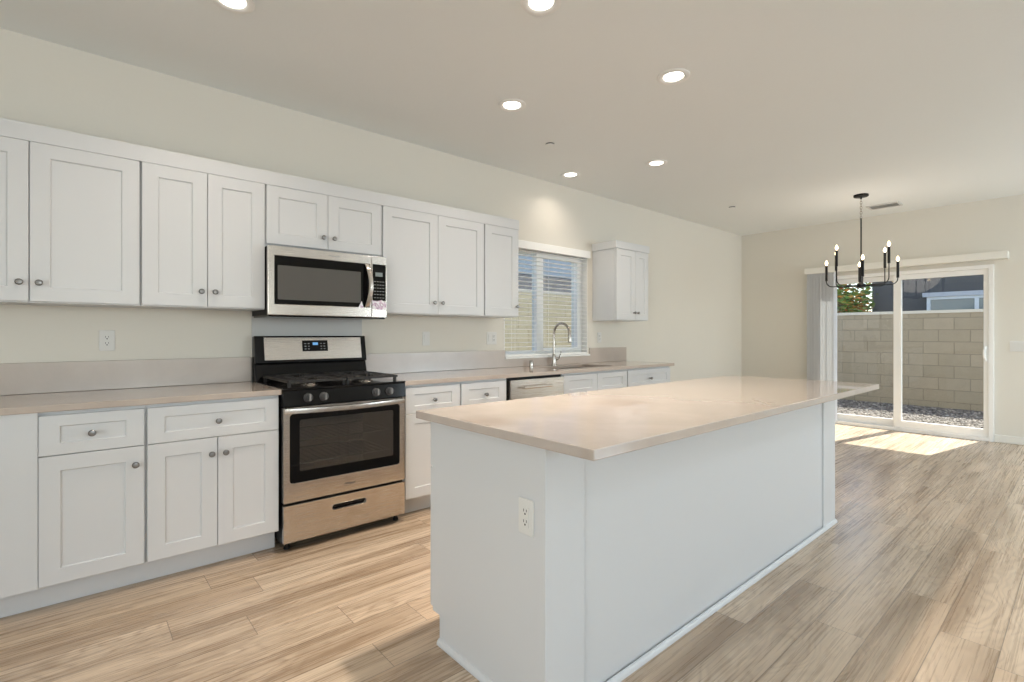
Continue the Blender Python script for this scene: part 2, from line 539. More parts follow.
# unseen windows added behind the camera to carry the fill light
def plain_window(name, plane, a0, a1, z0, z1, d0, d1, label):
    w = thing(name, label, 'window', (0, 0, 0), kind='structure')
    b = NB(); mid = (a0 + a1) / 2
    plate(b, rect(a0, a1, z0, z1), [rect(a0 + 0.06, mid - 0.03, z0 + 0.06, z1 - 0.06), rect(mid + 0.03, a1 - 0.06, z0 + 0.06, z1 - 0.06)], d0, d1, plane)
    obj('frame', b, M_VINYL, w)
    b = NB(); plate(b, rect(a0 + 0.05, a1 - 0.05, z0 + 0.05, z1 - 0.05), [], (d0 + d1) / 2 - 0.003, (d0 + d1) / 2 + 0.003, plane)
    obj('pane', b, M_GLASS, w)
plain_window('added_window_2', 'xz', -1.45, 1.45, 0.95, 2.1, Y0 - 0.13, Y0 - 0.07, 'wide white window added unseen behind the camera for its light')
plain_window('added_window_3', 'xz', 4.7, 6.8, 0.95, 2.1, Y0 - 0.13, Y0 - 0.07, 'white window added unseen behind the camera to light the dining end')
plain_window('added_window_4', 'yz', -6.15, -3.05, 0.25, 2.45, X0 - 0.13, X0 - 0.07, 'white window added unseen in the side wall behind the camera for its light')

# kitchen window: white vinyl slider
w = thing('window_1', 'white vinyl slider window above the sink', 'window', (2.75, 0.1, WZ0), kind='structure')
b = NB(); plate(b, rect(WX0, WX1, WZ0, WZ1), [rect(WX0 + 0.055, 2.655, WZ0 + 0.055, WZ1 - 0.055), rect(2.735, WX1 - 0.095, WZ0 + 0.075, WZ1 - 0.075)], 0.075, 0.145, 'xz')
obj('frame', b, M_VINYL, w)
b = NB(); plate(b, rect(WX0 + 0.0005, WX1 - 0.0005, WZ0 + 0.005, WZ1 - 0.0005), [rect(WX0 + 0.006, WX1 - 0.006, WZ0 + 0.006, WZ1 - 0.006)], -0.002, 0.0745, 'xz')
obj('jamb_liner', b, M_VINYL, w)
b = NB(); plate(b, rect(2.64, WX1 - 0.05, WZ0 + 0.04, WZ1 - 0.04), [rect(2.735, WX1 - 0.095, WZ0 + 0.08, WZ1 - 0.08)], 0.060, 0.0747, 'xz')
obj('sash', b, M_VINYL, w)
bx('pane', (WX0 + 0.04, WX1 - 0.06, 0.108, 0.112, WZ0 + 0.04, WZ1 - 0.04), M_GLASS, w)
b = NB(); box(b, WX0 + 0.002, WX1 + 0.02, -0.028, 0.074, WZ0 - 0.014, WZ0 + 0.004)
obj('window_sill', b, M_VINYL, w, bevel=0.003)

# sliding glass door
d = thing('door_1', 'white framed sliding glass door to the gravel side yard', 'door', (X1, (DY0 + DY1) / 2, 0), kind='structure')
FX0, FX1 = X1 - 0.03, X1 + 0.12
b = NB()
plate(b, rect(DY0, DY1, 0.0, DZ1), [rect(DY0 + 0.045, DY1 - 0.045, 0.045, DZ1 - 0.045)], FX0, FX1, 'yz')
obj('frame', b, M_VINYL, d, bevel=0.003)
b = NB(); plate(b, rect(DY0 + 0.046, -1.945, 0.046, DZ1 - 0.046), [rect(-2.79, -2.027, 0.135, 1.912)], X1 - 0.015, X1 + 0.025, 'yz')
sp = obj('sliding_panel', b, M_VINYL, d, bevel=0.003)
b = NB(); plate(b, rect(-2.80, -2.02, 0.125, 1.92), [], X1 + 0.003, X1 + 0.008, 'yz'); obj('pane', b, M_GLASS, sp)
b = NB(); plate(b, rect(-2.02, DY1 - 0.046, 0.046, DZ1 - 0.046), [rect(-1.935, -1.165, 0.135, 1.912)], X1 + 0.035, X1 + 0.075, 'yz')
fp = obj('fixed_panel', b, M_VINYL, d, bevel=0.003)
b = NB(); plate(b, rect(-1.94, -1.155, 0.125, 1.92), [], X1 + 0.053, X1 + 0.058, 'yz'); obj('pane', b, M_GLASS, fp)
b = NB()
tube(b, [(X1 - 0.015, -2.808, 1.075), (X1 - 0.04, -2.806, 1.07), (X1 - 0.052, -2.80, 1.04), (X1 - 0.055, -2.798, 1.0), (X1 - 0.052, -2.80, 0.96), (X1 - 0.04, -2.806, 0.93), (X1 - 0.015, -2.808, 0.925)], 0.011, 10)
box(b, X1 - 0.024, X1 - 0.0155, -2.826, -2.794, 0.90, 1.10)
obj('door_handle', b, M_VINYL, sp, smooth=40)

# ------------------------------------------------------------------ outdoors
struct(bx('ground', (-14, 30, -26, 24, -0.30, -0.125), M_GRAVEL), 'gravel covered side yard outside the sliding door', 'ground')
b = NB()
box(b, X1 + T + 0.002, 10.15, -8, 1.9, -0.124, -0.012)
o = obj('gravel', b, M_GRAVEL)
rr = random.Random(3)
ico = NB(); bmesh.ops.create_icosphere(ico, subdivisions=1, radius=1.0)
ico.verts.ensure_lookup_table()
iv = [v.co.copy() for v in ico.verts]; fi = [[v.index for v in f.verts] for f in ico.faces]; ico.free()
pv, pf = [], []
for i in range(5200):
    px, py = rr.uniform(X1 + 0.17, 10.05), rr.uniform(-4.2, 0.4)
    s_ = rr.uniform(0.008, 0.020)
    mtx = Matrix.Translation((px, py, -0.012 + s_ * 0.3)) @ Matrix.Rotation(rr.uniform(0, 6.28), 4, 'Z') @ Matrix.Diagonal((s_ * rr.uniform(0.8, 1.5), s_ * rr.uniform(0.7, 1.1), s_ * rr.uniform(0.5, 0.8), 1))
    n0 = len(pv)
    pv += [mtx @ v for v in iv]; pf += [[n0 + k for k in f] for f in fi]
pm = bpy.data.meshes.new('tmp'); pm.from_pydata(pv, [], pf)
b = NB(); b.from_mesh(pm); bpy.data.meshes.remove(pm)
pb = obj('loose_pebbles', b, M_PEBBLE, o)
pb['kind'] = 'stuff'
tag(o, 'grey and tan loose gravel outside the sliding glass door', 'gravel', kind='stuff')

g = thing('block_wall', 'tan concrete block wall across the yard from the sliding glass door', 'wall', (10.3, -2.5, -0.12))
bx('wall_body', (10.2, 10.4, -9, 2.2, -0.12, 1.585), M_BLOCKY, g)
bx('wall_cap', (10.185, 10.415, -9, 2.2, 1.5855, 1.635), M_CAP, g)
g = thing('block_wall', 'sunlit beige block wall seen through the kitchen window blinds', 'wall', (2.5, 2.1, -0.12))
bx('wall_body', (-5, 10.18, 2.0, 2.2, -0.12, 1.86), M_BLOCKX, g)
bx('wall_cap', (-5, 10.18, 1.999, 2.215, 1.8605, 1.905), M_CAP, g)

# neighbour beyond the sliding door
h = thing('house', 'dark grey stucco house with a white framed window beyond the block wall', 'house', (14.5, -4, -0.12))
bx('wall', (13.0, 17.0, -9.5, -0.27, -0.12, 4.6), M_STUCCO_G, h)
b = NB()
vv = [(12.6, -10, 4.6), (17.4, -10, 4.6), (17.4, 0.1, 4.6), (12.6, 0.1, 4.6), (15, -8, 5.9), (15, -2, 5.9)]
vv = [b.verts.new(p) for p in vv]
for f in ((0, 1, 2, 3), (0, 1, 4), (1, 2, 5, 4), (2, 3, 5), (3, 0, 4, 5)): b.faces.new([vv[i] for i in f])
obj('roof', b, M_ROOF, h)
b = NB(); plate(b, rect(-2.98, -1.265, 0.9, 2.02), [rect(-2.03, -1.33, 1.0, 1.965), rect(-2.92, -2.095, 1.0, 1.965)], 12.96, 13.0, 'yz')
wf = obj('window', b, M_VINYL, h)
bx('pane', (12.985, 12.995, -2.94, -1.30, 0.95, 2.0), M_EXTGLASS, wf)
bx('window_trim', (12.93, 13.0, -3.06, -1.197, 2.022, 2.115), M_FASCIA, h)

# neighbour beyond the kitchen window
h = thing('house', 'blue grey house with a dark low roof beyond the sunlit block wall', 'house', (12, 8, -0.12))
bx('wall', (8.42, 17, 6.5, 12, -0.12, 5.2), M_STUCCO_B, h)
b = NB()
prof = [(5.2, 2.28), (6.495, 2.86), (6.495, 2.70), (5.2, 2.16)]
for x in (6.6, 17.0):
    pass
ra = [b.verts.new((6.6, p[0], p[1])) for p in prof]; rb = [b.verts.new((17.0, p[0], p[1])) for p in prof]
b.faces.new(ra); b.faces.new(rb)
for k in range(4): b.faces.new((ra[k], ra[(k + 1) % 4], rb[(k + 1) % 4], rb[k]))
obj('lower_roof', b, M_ROOF, h)
bx('lower_wall', (6.8, 16.9, 5.5, 6.49, -0.12, 2.28), M_STUCCO_B, h)
b = NB()
vv = [(8.0, 6.1, 5.2), (17.4, 6.1, 5.2), (17.4, 12.4, 5.2), (8.0, 12.4, 5.2), (10.5, 9.2, 6.6), (15, 9.2, 6.6)]
vv = [b.verts.new(p) for p in vv]
for f in ((0, 1, 2, 3), (3, 0, 4), (0, 1, 5, 4), (1, 2, 5), (2, 3, 4, 5)): b.faces.new([vv[i] for i in f])
obj('roof', b, M_ROOF, h)

# tree between the houses
t = thing('tree', 'small tree with orange and green leaves beyond the block wall', 'tree', (12.2, 0.28, -0.12))
rt = random.Random(11)
b = NB()
tube(b, [(12.2, 0.28, -0.12), (12.22, 0.30, 0.6), (12.18, 0.25, 1.2), (12.2, 0.23, 1.8)], [0.09, 0.075, 0.06, 0.045], 8)
tips = []
for k in range(11):
    a = k * 2.4; L = rt.uniform(0.45, 0.75); z0 = rt.uniform(1.0, 1.75)
    p0 = Vector((12.19, 0.25, z0)); p1 = p0 + Vector((math.cos(a) * L * 0.5, math.sin(a) * L * 0.5, L * 0.45)); p2 = p0 + Vector((math.cos(a) * L, math.sin(a) * L, L * 1.1))
    tube(b, [p0, p1, p2], [0.03, 0.02, 0.008], 6); tips += [p1, p2, (p1 + p2) / 2]
obj('trunk', b, M_BARK, t, smooth=50)
b = NB()
for i in range(7000):
    c = rt.choice(tips) + Vector((rt.gauss(0, 0.2), rt.gauss(0, 0.2), rt.gauss(0, 0.17)))
    if c.y < -0.42 or c.x > 12.9 or c.y > 1.7: continue
    s_ = rt.uniform(0.035, 0.075)
    q = Matrix.Rotation(rt.uniform(0, 6.28), 3, 'Z') @ Matrix.Rotation(rt.uniform(0, 3.14), 3, 'X')
    pts = [(-s_, 0, 0), (0, -s_ * 0.5, 0.008), (s_, 0, 0), (0, s_ * 0.5, 0.008)]
    b.faces.new([b.verts.new(c + q @ Vector(p)) for p in pts])
lf = obj('foliage', b, M_LEAF, t)
lf['kind'] = 'stuff'

# ------------------------------------------------------------------ cabinets
def knob_on(door, x, z, yf, s=-1):
    b = NB()
    lathe(b, (x, yf, z), (0, s, 0), [(0, 0.0085), (0.003, 0.0085), (0.006, 0.0055), (0.014, 0.0055), (0.016, 0.010), (0.020, 0.0148), (0.026, 0.0148), (0.030, 0.011), (0.0320, 0.0)], 16)
    return obj('knob', b, M_KNOB, door, smooth=35)

def cabinet(name, label, cat, x0, x1, z0, z1, yb, ybody, doors=(), drawers=(), toe=None, s=-1, group=None, open_top=None):
    """ybody: front of the carcass; fronts stand 20 mm proud. doors/drawers: (x0,x1,z0,z1,knobx,knobz)"""
    t = thing(name, label, cat, ((x0 + x1) / 2, (yb + ybody) / 2, 0 if toe else z0), group)
    b = NB()
    lo, hi = min(yb, ybody), max(yb, ybody)
    if open_top:
        box(b, x0, x0 + 0.018, lo, hi, z0, z1); box(b, x1 - 0.018, x1, lo, hi, z0, z1)
        box(b, x0 + 0.018, x1 - 0.018, lo, hi, z0, open_top)
        box(b, x0 + 0.018, x1 - 0.018, lo, lo + 0.04, open_top, z1)
    else:
        box(b, x0, x1, lo, hi, z0, z1)
    obj('body', b, M_WHITE, t)
    yf = ybody + s * 0.0205
    for d in doors:
        b = NB(); shaker(b, d[0], d[1], d[2], d[3], yf, s)
        o = obj('door', b, M_WHITE, t)
        if d[4] is not None: knob_on(o, d[4], d[5], yf, s)
    for d in drawers:
        b = NB(); shaker(b, d[0], d[1], d[2], d[3], yf, s, 0.068, 0.048)
        o = obj('drawer', b, M_WHITE, t)
        if d[4] is not None: knob_on(o, d[4], d[5], yf, s)
    if toe:
        yt = ybody - s * 0.075
        a, c = min(yt, yb), max(yt, yb)
        bx('toe_kick', (x0 - 0.0005, x1 + 0.0005, a, c, 0.001, z0 - 0.0005), M_WHITE, t)
    return t

UZ0, UZ1, UB = 1.372, 2.1332, -0.3045
DZA, DZB = 1.378, 2.1322
G = 'white shaker upper cabinets along the kitchen wall'
def upper(label, x0, x1, doors, z0=UZ0):
    return cabinet('upper_cabinet', label, 'cabinet', x0 + 0.0005, x1 - 0.0005, z0, UZ1, -0.002, UB, doors, group=G)
upper('white two door upper cabinet at the far left edge of the photo', -1.448, -0.611,
      [(-1.442, -1.0385, DZA, DZB, -1.070, 1.466), (-1.0345, -0.618, DZA, DZB, -1.002, 1.466)])
upper('white two door upper cabinet directly left of the microwave', -0.611, 0.0,
      [(-0.606, -0.3065, DZA, DZB, -0.337, 1.462), (-0.3035, -0.004, DZA, DZB, -0.270, 1.462)])
upper('short white two door cabinet right above the microwave', 0.0, 0.766,
      [(0.006, 0.3795, 1.776, DZB, 0.347, 1.850), (0.3825, 0.759, 1.776, DZB, 0.418, 1.850)], z0=1.758)
upper('white two door upper cabinet directly right of the microwave', 0.766, 1.678,
      [(0.773, 1.2275, DZA, DZB, 1.190, 1.462), (1.2305, 1.672, DZA, DZB, 1.262, 1.462)])
upper('narrow white single door upper cabinet left of the sink window', 1.678, 2.059,
      [(1.685, 2.053, DZA, DZB, 2.026, 1.462)])
b = NB()
plate(b, [(-1.448, -0.0255 - 0.3), (2.060, -0.3255), (2.060, -0.002), (-1.448, -0.002)], [], 2.1335, 2.217, 'xy')
tag(obj('cabinet_riser', b, M_WHITE, bevel=0.002), 'long flat white board capping the row of upper cabinets', 'trim')
cabinet('upper_cabinet', 'small white two door upper cabinet alone right of the sink window', 'cabinet', 3.430, 4.016, UZ0, UZ1, -0.002, UB,
        [(3.436, 3.722 + 0.0435, DZA, DZB, 3.735, 1.457), (3.7685, 4.010, DZA, DZB, 3.800, 1.457)], group=G)
b = NB(); box(b, 3.418, 4.026, -0.332, -0.002, 2.1335, 2.212)
tag(obj('cabinet_riser', b, M_WHITE, bevel=0.002), 'short white board capping the small cabinet right of the sink window', 'trim')

# base cabinets
BZ0, BZ1, BB = 0.115, 0.8835, -0.6095
DRZ0, DRZ1, DOZ0, DOZ1 = 0.6915, 0.866, 0.124, 0.6875
G = 'white shaker base cabinets under the kitchen counter'
def base(label, x0, x1, doors, drawers, **k):
    return cabinet('base_cabinet', label, 'cabinet', x0 + 0.0005, x1 - 0.0005, BZ0, BZ1, -0.002, BB, doors, drawers, toe=True, group=G, **k)
t = base('plain white blank corner panel of the base cabinets at the left edge', -2.2, -1.0, [], [])
bx('front_panel', (-2.2, -0.9955, BB - 0.0205, BB - 0.0002, 0.122, BZ1), M_WHITE, t)
base('white one drawer base cabinet second from the left under the counter', -1.0, -0.6165, [(-0.993, -0.6225, DOZ0, DOZ1, -0.657, 0.604)],
     [(-0.993, -0.6225, DRZ0, DRZ1, -0.815, 0.776)])
base('white two door base cabinet directly left of the range', -0.6165, -0.008, [(-0.610, -0.3145, DOZ0, DOZ1, -0.342, 0.606), (-0.3115, -0.013, DOZ0, DOZ1, -0.278, 0.606)],
     [(-0.610, -0.013, DRZ0, DRZ1, -0.311, 0.774)])
base('white single door base cabinet directly right of the range', 0.772, 1.226, [(0.780, 1.219, DOZ0, DOZ1, 1.18, 0.606)], [(0.780, 1.219, DRZ0, DRZ1, 0.998, 0.774)])
base('white single door base cabinet directly left of the dishwasher', 1.226, 1.672, [(1.233, 1.650, DOZ0, DOZ1, 1.27, 0.606)], [(1.233, 1.650, DRZ0, DRZ1, 1.448, 0.774)])
base('white sink base cabinet with two plain false fronts right of the dishwasher', 2.298, 3.208, [(2.305, 2.748, DOZ0, DOZ1, 2.71, 0.606), (2.752, 3.200, DOZ0, DOZ1, 2.79, 0.606)],
     [(2.305, 2.748, DRZ0, DRZ1, None, None), (2.752, 3.200, DRZ0, DRZ1, None, None)], open_top=0.62)
base('white base cabinet with one wide drawer at the far end of the counter', 3.208, 3.975, [(3.216, 3.588, DOZ0, DOZ1, 3.55, 0.606), (3.592, 3.968, DOZ0, DOZ1, 3.63, 0.606)],
     [(3.216, 3.968, DRZ0, DRZ1, 3.588, 0.774)])

# counters and backsplashes
b = NB(); plate(b, rect(-2.2, -0.002, -0.648, -0.001), [], 0.884, 0.914, 'xy')
tag(obj('countertop', b, M_QUARTZ, bevel=0.003), 'beige quartz counter left of the range', 'countertop')
SX0, SX1, SY0, SY1 = 2.385, 3.125, -0.535, -0.135
b = NB(); plate(b, rect(0.766, 4.022, -0.648, -0.001), [rrect(SX0, SX1, SY0, SY1, 0.03)], 0.884, 0.914, 'xy')
tag(obj('countertop', b, M_QUARTZ, bevel=0.002), 'beige quartz counter with undermount sink right of the range', 'countertop')
b = NB(); box(b, -2.2, -0.004, -0.0205, -0.001, 0.9145, 1.075)
tag(obj('backsplash', b, M_QUARTZB, bevel=0.002), 'low beige quartz backsplash left of the range', 'backsplash')
b = NB(); plate(b, [(0.768, 0.9145), (4.022, 0.9145), (4.022, 1.075), (WX1 + 0.024, 1.075), (WX1 + 0.024, WZ0 - 0.0145), (WX0, WZ0 - 0.0145), (WX0, 1.075), (0.768, 1.075)], [], -0.0205, -0.001, 'xz')
tag(obj('backsplash', b, M_QUARTZB, bevel=0.002), 'low beige quartz backsplash running from the range past the sink window', 'backsplash')
tag(bx('range_wall_panel', (0.002, 0.760, -0.0045, -0.001, 0.90, 1.345), M_SHEET, bevel=0.001), 'plain light grey metal panel on the wall between range and microwave', 'wall panel')

# sink
s = thing('kitchen_sink', 'stainless undermount sink set in the counter below the window', 'sink', ((SX0 + SX1) / 2, (SY0 + SY1) / 2, 0.67))
b = NB()
def loop(x0, x1, y0, y1, r, z): return [b.verts.new((p[0], p[1], z)) for p in rrect(x0, x1, y0, y1, r)]
L = [loop(SX0 - 0.02, SX1 + 0.02, SY0 - 0.02, SY1 + 0.02, 0.04, 0.8805), loop(SX0 - 0.001, SX1 + 0.001, SY0 - 0.001, SY1 + 0.001, 0.03, 0.8805), loop(SX0 + 0.004, SX1 - 0.004, SY0 + 0.004, SY1 - 0.004, 0.03, 0.70),
     loop(SX0 + 0.03, SX1 - 0.03, SY0 + 0.03, SY1 - 0.03, 0.03, 0.675)]
for a, c in zip(L, L[1:]):
    n = len(a)
    for k in range(n): b.faces.new((a[k], a[(k + 1) % n], c[(k + 1) % n], c[k]))
b.faces.new(L[-1])
ob = obj('bowl', b, M_SINK, s, smooth=40)
md = ob.modifiers.new('thick', 'SOLIDIFY'); md.thickness = 0.002; md.offset = 1
b = NB(); lathe(b, (2.755, -0.30, 0.676), (0, 0, 1), [(0, 0.055), (0.003, 0.055), (0.004, 0.04), (0.001, 0.03), (0.001, 0)], 24)
obj('drain', b, M_CHROME, s, smooth=35)

# faucet
f = thing('kitchen_faucet', 'tall brushed nickel gooseneck faucet behind the sink', 'faucet', (2.75, -0.075, 0.9145))
fx, fy = 2.75, -0.075
b = NB(); lathe(b, (fx, fy, 0.9145), (0, 0, 1), [(0, 0.027), (0.006, 0.027), (0.012, 0.020), (0.09, 0.019), (0.10, 0.016), (0.115, 0.013)], 20)
obj('base', b, M_CHROME, f, smooth=40)
pts = [(fx, fy, 1.02)] + [(fx, fy, z) for z in (1.08, 1.15, 1.22)]
R = 0.105
for k in range(1, 13):
    a = PI * k / 12 * 0.97
    pts.append((fx, fy - R + R * math.cos(a), 1.225 + R * math.sin(a)))
b = NB(); tube(b, pts, 0.0125, 14); obj('neck', b, M_CHROME, f, smooth=50)
e = Vector(pts[-1])
b = NB(); lathe(b, e + Vector((0, 0, 0.004)), (0, -0.06, -1), [(0, 0.014), (0.03, 0.0165), (0.085, 0.019), (0.10, 0.017), (0.102, 0.0)], 16)
obj('spray_head', b, M_CHROME, f, smooth=40)
b = NB(); tube(b, [(fx + 0.012, fy, 0.975), (fx + 0.05, fy, 0.972), (fx + 0.072, fy - 0.004, 0.985), (fx + 0.085, fy - 0.008, 1.02), (fx + 0.092, fy - 0.01, 1.055)], [0.012, 0.011, 0.0085, 0.0065, 0.005], 12)
obj('lever', b, M_CHROME, f, smooth=50)
b = NB(); lathe(b, (2.44, -0.075, 0.9145), (0, 0, 1), [(0, 0.024), (0.004, 0.024), (0.005, 0.019), (0.05, 0.019), (0.058, 0.015), (0.06, 0)], 20)
tag(obj('air_gap', b, M_CHROME, smooth=40), 'short brushed nickel air gap cap left of the faucet', 'sink fitting')

# ------------------------------------------------------------------ range
r = thing('gas_range', 'stainless and black freestanding gas range with oven', 'range', (0.38, -0.35, 0))
RX0, RX1 = 0.004, 0.758
b = NB()   # open fronted carcass around the oven cavity
box(b, RX0, RX0 + 0.05, -0.625, -0.03, 0.045, 0.903); box(b, RX1 - 0.05, RX1, -0.625, -0.03, 0.045, 0.903)
box(b, RX0 + 0.05, RX1 - 0.05, -0.625, -0.03, 0.045, 0.32); box(b, RX0 + 0.05, RX1 - 0.05, -0.625, -0.03, 0.79, 0.903)
box(b, RX0 + 0.05, RX1 - 0.05, -0.12, -0.03, 0.32, 0.79)
obj('body', b, M_BLACKM, r)
bx('oven_cavity', (RX0 + 0.052, RX1 - 0.052, -0.14, -0.122, 0.322, 0.788), mat('oven_lining', (0.34, 0.33, 0.32), 0.5), r)
for zr in (0.47, 0.60):
    b = NB()
    for k in range(15):
        x = 0.075 + k * 0.0437
        tube(b, [(x, -0.58, zr), (x, -0.16, zr)], 0.0022, 6)
    for y in (-0.585, -0.16):
        tube(b, [(0.06, y, zr), (0.70, y, zr)], 0.004, 6)
    obj('oven_rack', b, M_CHROME, r, smooth=50)
for x in (0.04, 0.722):
    for y in (-0.60, -0.08):
        b = NB(); lathe(b, (x, y, 0.001), (0, 0, 1), [(0, 0.018), (0.012, 0.018), (0.014, 0.012), (0.045, 0.012)], 14)
        obj('foot', b, M_BLACKM, r, smooth=40)
# storage drawer with the long slot grip
b = NB(); slot = rrect(0.274, 0.488, 0.183, 0.216, 0.0155, 6)
plate(b, rect(RX0 - 0.003, RX1 - 0.005, 0.054, 0.262), [slot], -0.670, -0.640, 'xz')
dr = obj('storage_drawer', b, M_STEEL, r, bevel=0.002)
b = NB(); plate(b, slot, [], -0.646, -0.642, 'xz'); obj('grip_recess', b, M_BLACK, dr)
b = NB(); tube(b, [(x, -0.6685, z) for x, z in slot + slot[:1]], 0.0022, 6); obj('grip_rim', b, M_CHROME, dr, smooth=60)
bx('drawer_back', (RX0, RX1 - 0.006, -0.640, -0.6255, 0.054, 0.262), M_BLACKM, dr)
# oven door
DXA, DXB, DZ0, DZT = RX0 - 0.003, RX1 - 0.005, 0.277, 0.810
win = rrect(0.034, 0.716, 0.383, 0.772, 0.018)
b = NB(); plate(b, rect(DXA, DXB, DZ0, DZT), [win], -0.670, -0.632, 'xz')
dd = obj('oven_door', b, M_STEEL, r, bevel=0.002)
inn = rrect(0.088, 0.672, 0.445, 0.738, 0.012)
b = NB(); plate(b, rrect(0.0345, 0.7155, 0.3835, 0.7715, 0.018), [inn], -0.6665, -0.655, 'xz'); obj('window_border', b, M_GLOSSBLK, dd)
b = NB(); plate(b, rrect(0.0885, 0.6715, 0.4455, 0.7375, 0.012), [], -0.6665, -0.662, 'xz'); obj('window_glass', b, M_TINT, dd)
b = NB()
N = 20
prev = None
for k in range(N + 1):
    u = k / N; x = DXA + 0.004 + (DXB - DXA - 0.008) * u
    bow = math.sin(PI * u) ** 0.75
    y = -0.6715 - 0.042 * bow; zc = 0.793 - 0.004 * bow
    ring = [b.verts.new((x, y, zc - 0.017)), b.verts.new((x, y - 0.010, zc - 0.013)), b.verts.new((x, y - 0.012, zc)), b.verts.new((x, y - 0.010, zc + 0.013)), b.verts.new((x, y, zc + 0.017)), b.verts.new((x, y + 0.004, zc))]
    if prev:
        for j in range(6): b.faces.new((prev[j], prev[(j + 1) % 6], ring[(j + 1) % 6], ring[j]))
    else: b.faces.new(ring)
    prev = ring
b.faces.new(prev)
obj('handle', b, M_STEEL, dd, smooth=50)
# script badge on the oven door
fc = bpy.data.curves.new('badge', 'FONT'); fc.body = 'Whirlpool'; fc.size = 0.0165; fc.shear = 0.35; fc.extrude = 0.0004; fc.align_x = 'CENTER'; fc.space_character = 0.92
ft = bpy.data.objects.new('tmp', fc); COL.objects.link(ft)
bm_t = bpy.data.meshes.new_from_object(ft.evaluated_get(bpy.context.evaluated_depsgraph_get()))
bpy.data.objects.remove(ft); bpy.data.curves.remove(fc)
b = NB(); b.from_mesh(bm_t); bpy.data.meshes.remove(bm_t)
bmesh.ops.transform(b, matrix=Matrix.Translation((0.381, -0.6708, 0.321)) @ Matrix.Rotation(PI / 2, 4, 'X'), verts=b.verts)
obj('badge', b, mat('badge_print', (0.10, 0.10, 0.11), 0.4), dd)
b = NB(); tube(b, [(0.381 + 0.036 * math.cos(a), -0.6708, 0.326 + 0.011 * math.sin(a) + 0.004 * math.cos(a)) for a in [2.2 + 0.24 * k for k in range(19)]], [0.0003 + 0.0009 * math.sin(PI * k / 18) for k in range(19)], 6)
obj('badge_swoosh', b, M_KNOB, dd)
# burner control panel with four knobs
b = NB()
pr = [(-0.672, 0.816), (-0.660, 0.905), (-0.60, 0.905), (-0.60, 0.816)]
ra = [b.verts.new((RX0 - 0.004, y, z)) for y, z in pr]; rb = [b.verts.new((RX1 + 0.002, y, z)) for y, z in pr]
b.faces.new(ra); b.faces.new(rb)
for k in range(4): b.faces.new((ra[k], ra[(k + 1) % 4], rb[(k + 1) % 4], rb[k]))
cp = obj('control_panel', b, M_BLACK, r, bevel=0.003)
for x in (0.136, 0.226, 0.552, 0.644):
    b = NB(); lathe(b, (x, -0.666, 0.859), (0, -1, 0.13), [(0, 0.026), (0.006, 0.026), (0.009, 0.021), (0.026, 0.0195), (0.028, 0.018), (0.028, 0)], 20)
    kb = obj('burner_knob', b, M_KNOBB, r, smooth=35)
    b = NB(); box(b, x - 0.0055, x + 0.0055, -0.706, -0.690, 0.843, 0.882); obj('grip', b, M_KGREY, kb, bevel=0.003)
# cooktop, burners, grates
b = NB(); plate(b, rect(RX0 - 0.004, RX1 + 0.004, -0.665, -0.095), [], 0.9055, 0.917, 'xy')
obj('cooktop', b, M_BLACK, r, bevel=0.004)
for x in (0.20, 0.56):
    for y in (-0.50, -0.24):
        b = NB(); lathe(b, (x, y, 0.917), (0, 0, 1), [(0, 0.050), (0.004, 0.048), (0.006, 0.036), (0.012, 0.034), (0.012, 0)], 22)
        bu = obj('burner', b, M_CHROME, r, smooth=35)
        b = NB(); lathe(b, (x, y, 0.929), (0, 0, 1), [(0, 0.036), (0.006, 0.036), (0.008, 0.032), (0.008, 0)], 22)
        obj('burner_cap', b, M_IRON, bu, smooth=35)
for gx0, gx1 in ((0.040, 0.379), (0.385, 0.724)):
    b = NB(); ZA, ZB = 0.943, 0.957
    for y in (-0.615, -0.365, -0.125):
        box(b, gx0, gx1, y - 0.011, y + 0.011, ZA, ZB)
    for x in (gx0, gx1 - 0.02):
        box(b, x, x + 0.02, -0.615, -0.125, ZA, ZB)
    for y in (-0.545, -0.49, -0.435, -0.30, -0.245, -0.19):
        xm = (gx0 + gx1) / 2
        box(b, gx0 + 0.01, xm - 0.035, y - 0.008, y + 0.008, ZA, ZB); box(b, xm + 0.035, gx1 - 0.01, y - 0.008, y + 0.008, ZA, ZB)
    for x in (gx0 + 0.08, gx1 - 0.08):
        for y0, y1 in ((-0.615, -0.53), (-0.45, -0.365), (-0.365, -0.285), (-0.205, -0.125)):
            box(b, x - 0.008, x + 0.008, y0, y1, ZA, ZB)
    for x in (gx0 + 0.01, gx1 - 0.01):
        for y in (-0.605, -0.135):
            box(b, x - 0.008, x + 0.008, y - 0.008, y + 0.008, 0.9172, ZA)
    obj('grate', b, M_IRON, r)
# backguard
b = NB()
pr = [(-0.095, 0.905), (-0.060, 1.035), (-0.030, 1.205), (-0.006, 1.205), (-0.006, 0.905)]
ra = [b.verts.new((RX0, y, z)) for y, z in pr]; rb = [b.verts.new((RX1 + 0.004, y, z)) for y, z in pr]
b.faces.new(ra); b.faces.new(rb)
for k in range(5): b.faces.new((ra[k], ra[(k + 1) % 5], rb[(k + 1) % 5], rb[k]))
bgd = obj('backguard', b, M_BLACK, r, bevel=0.002)
def console(x0, x1, lo, hi, fw):
    """slice of the raised console on the backguard; lo/hi heights, fw forward offset"""
    b = NB()
    def yy(z): return -0.060 + (z - 1.035) / 0.17 * 0.030
    pr = [(yy(lo) - fw, lo), (yy(hi) - fw, hi), (yy(hi) + 0.004, hi), (yy(lo) + 0.004, lo)]
    ra = [b.verts.new((x0, y, z)) for y, z in pr]; rb = [b.verts.new((x1, y, z)) for y, z in pr]
    b.faces.new(ra); b.faces.new(rb)
    for k in range(4): b.faces.new((ra[k], ra[(k + 1) % 4], rb[(k + 1) % 4], rb[k]))
    return b
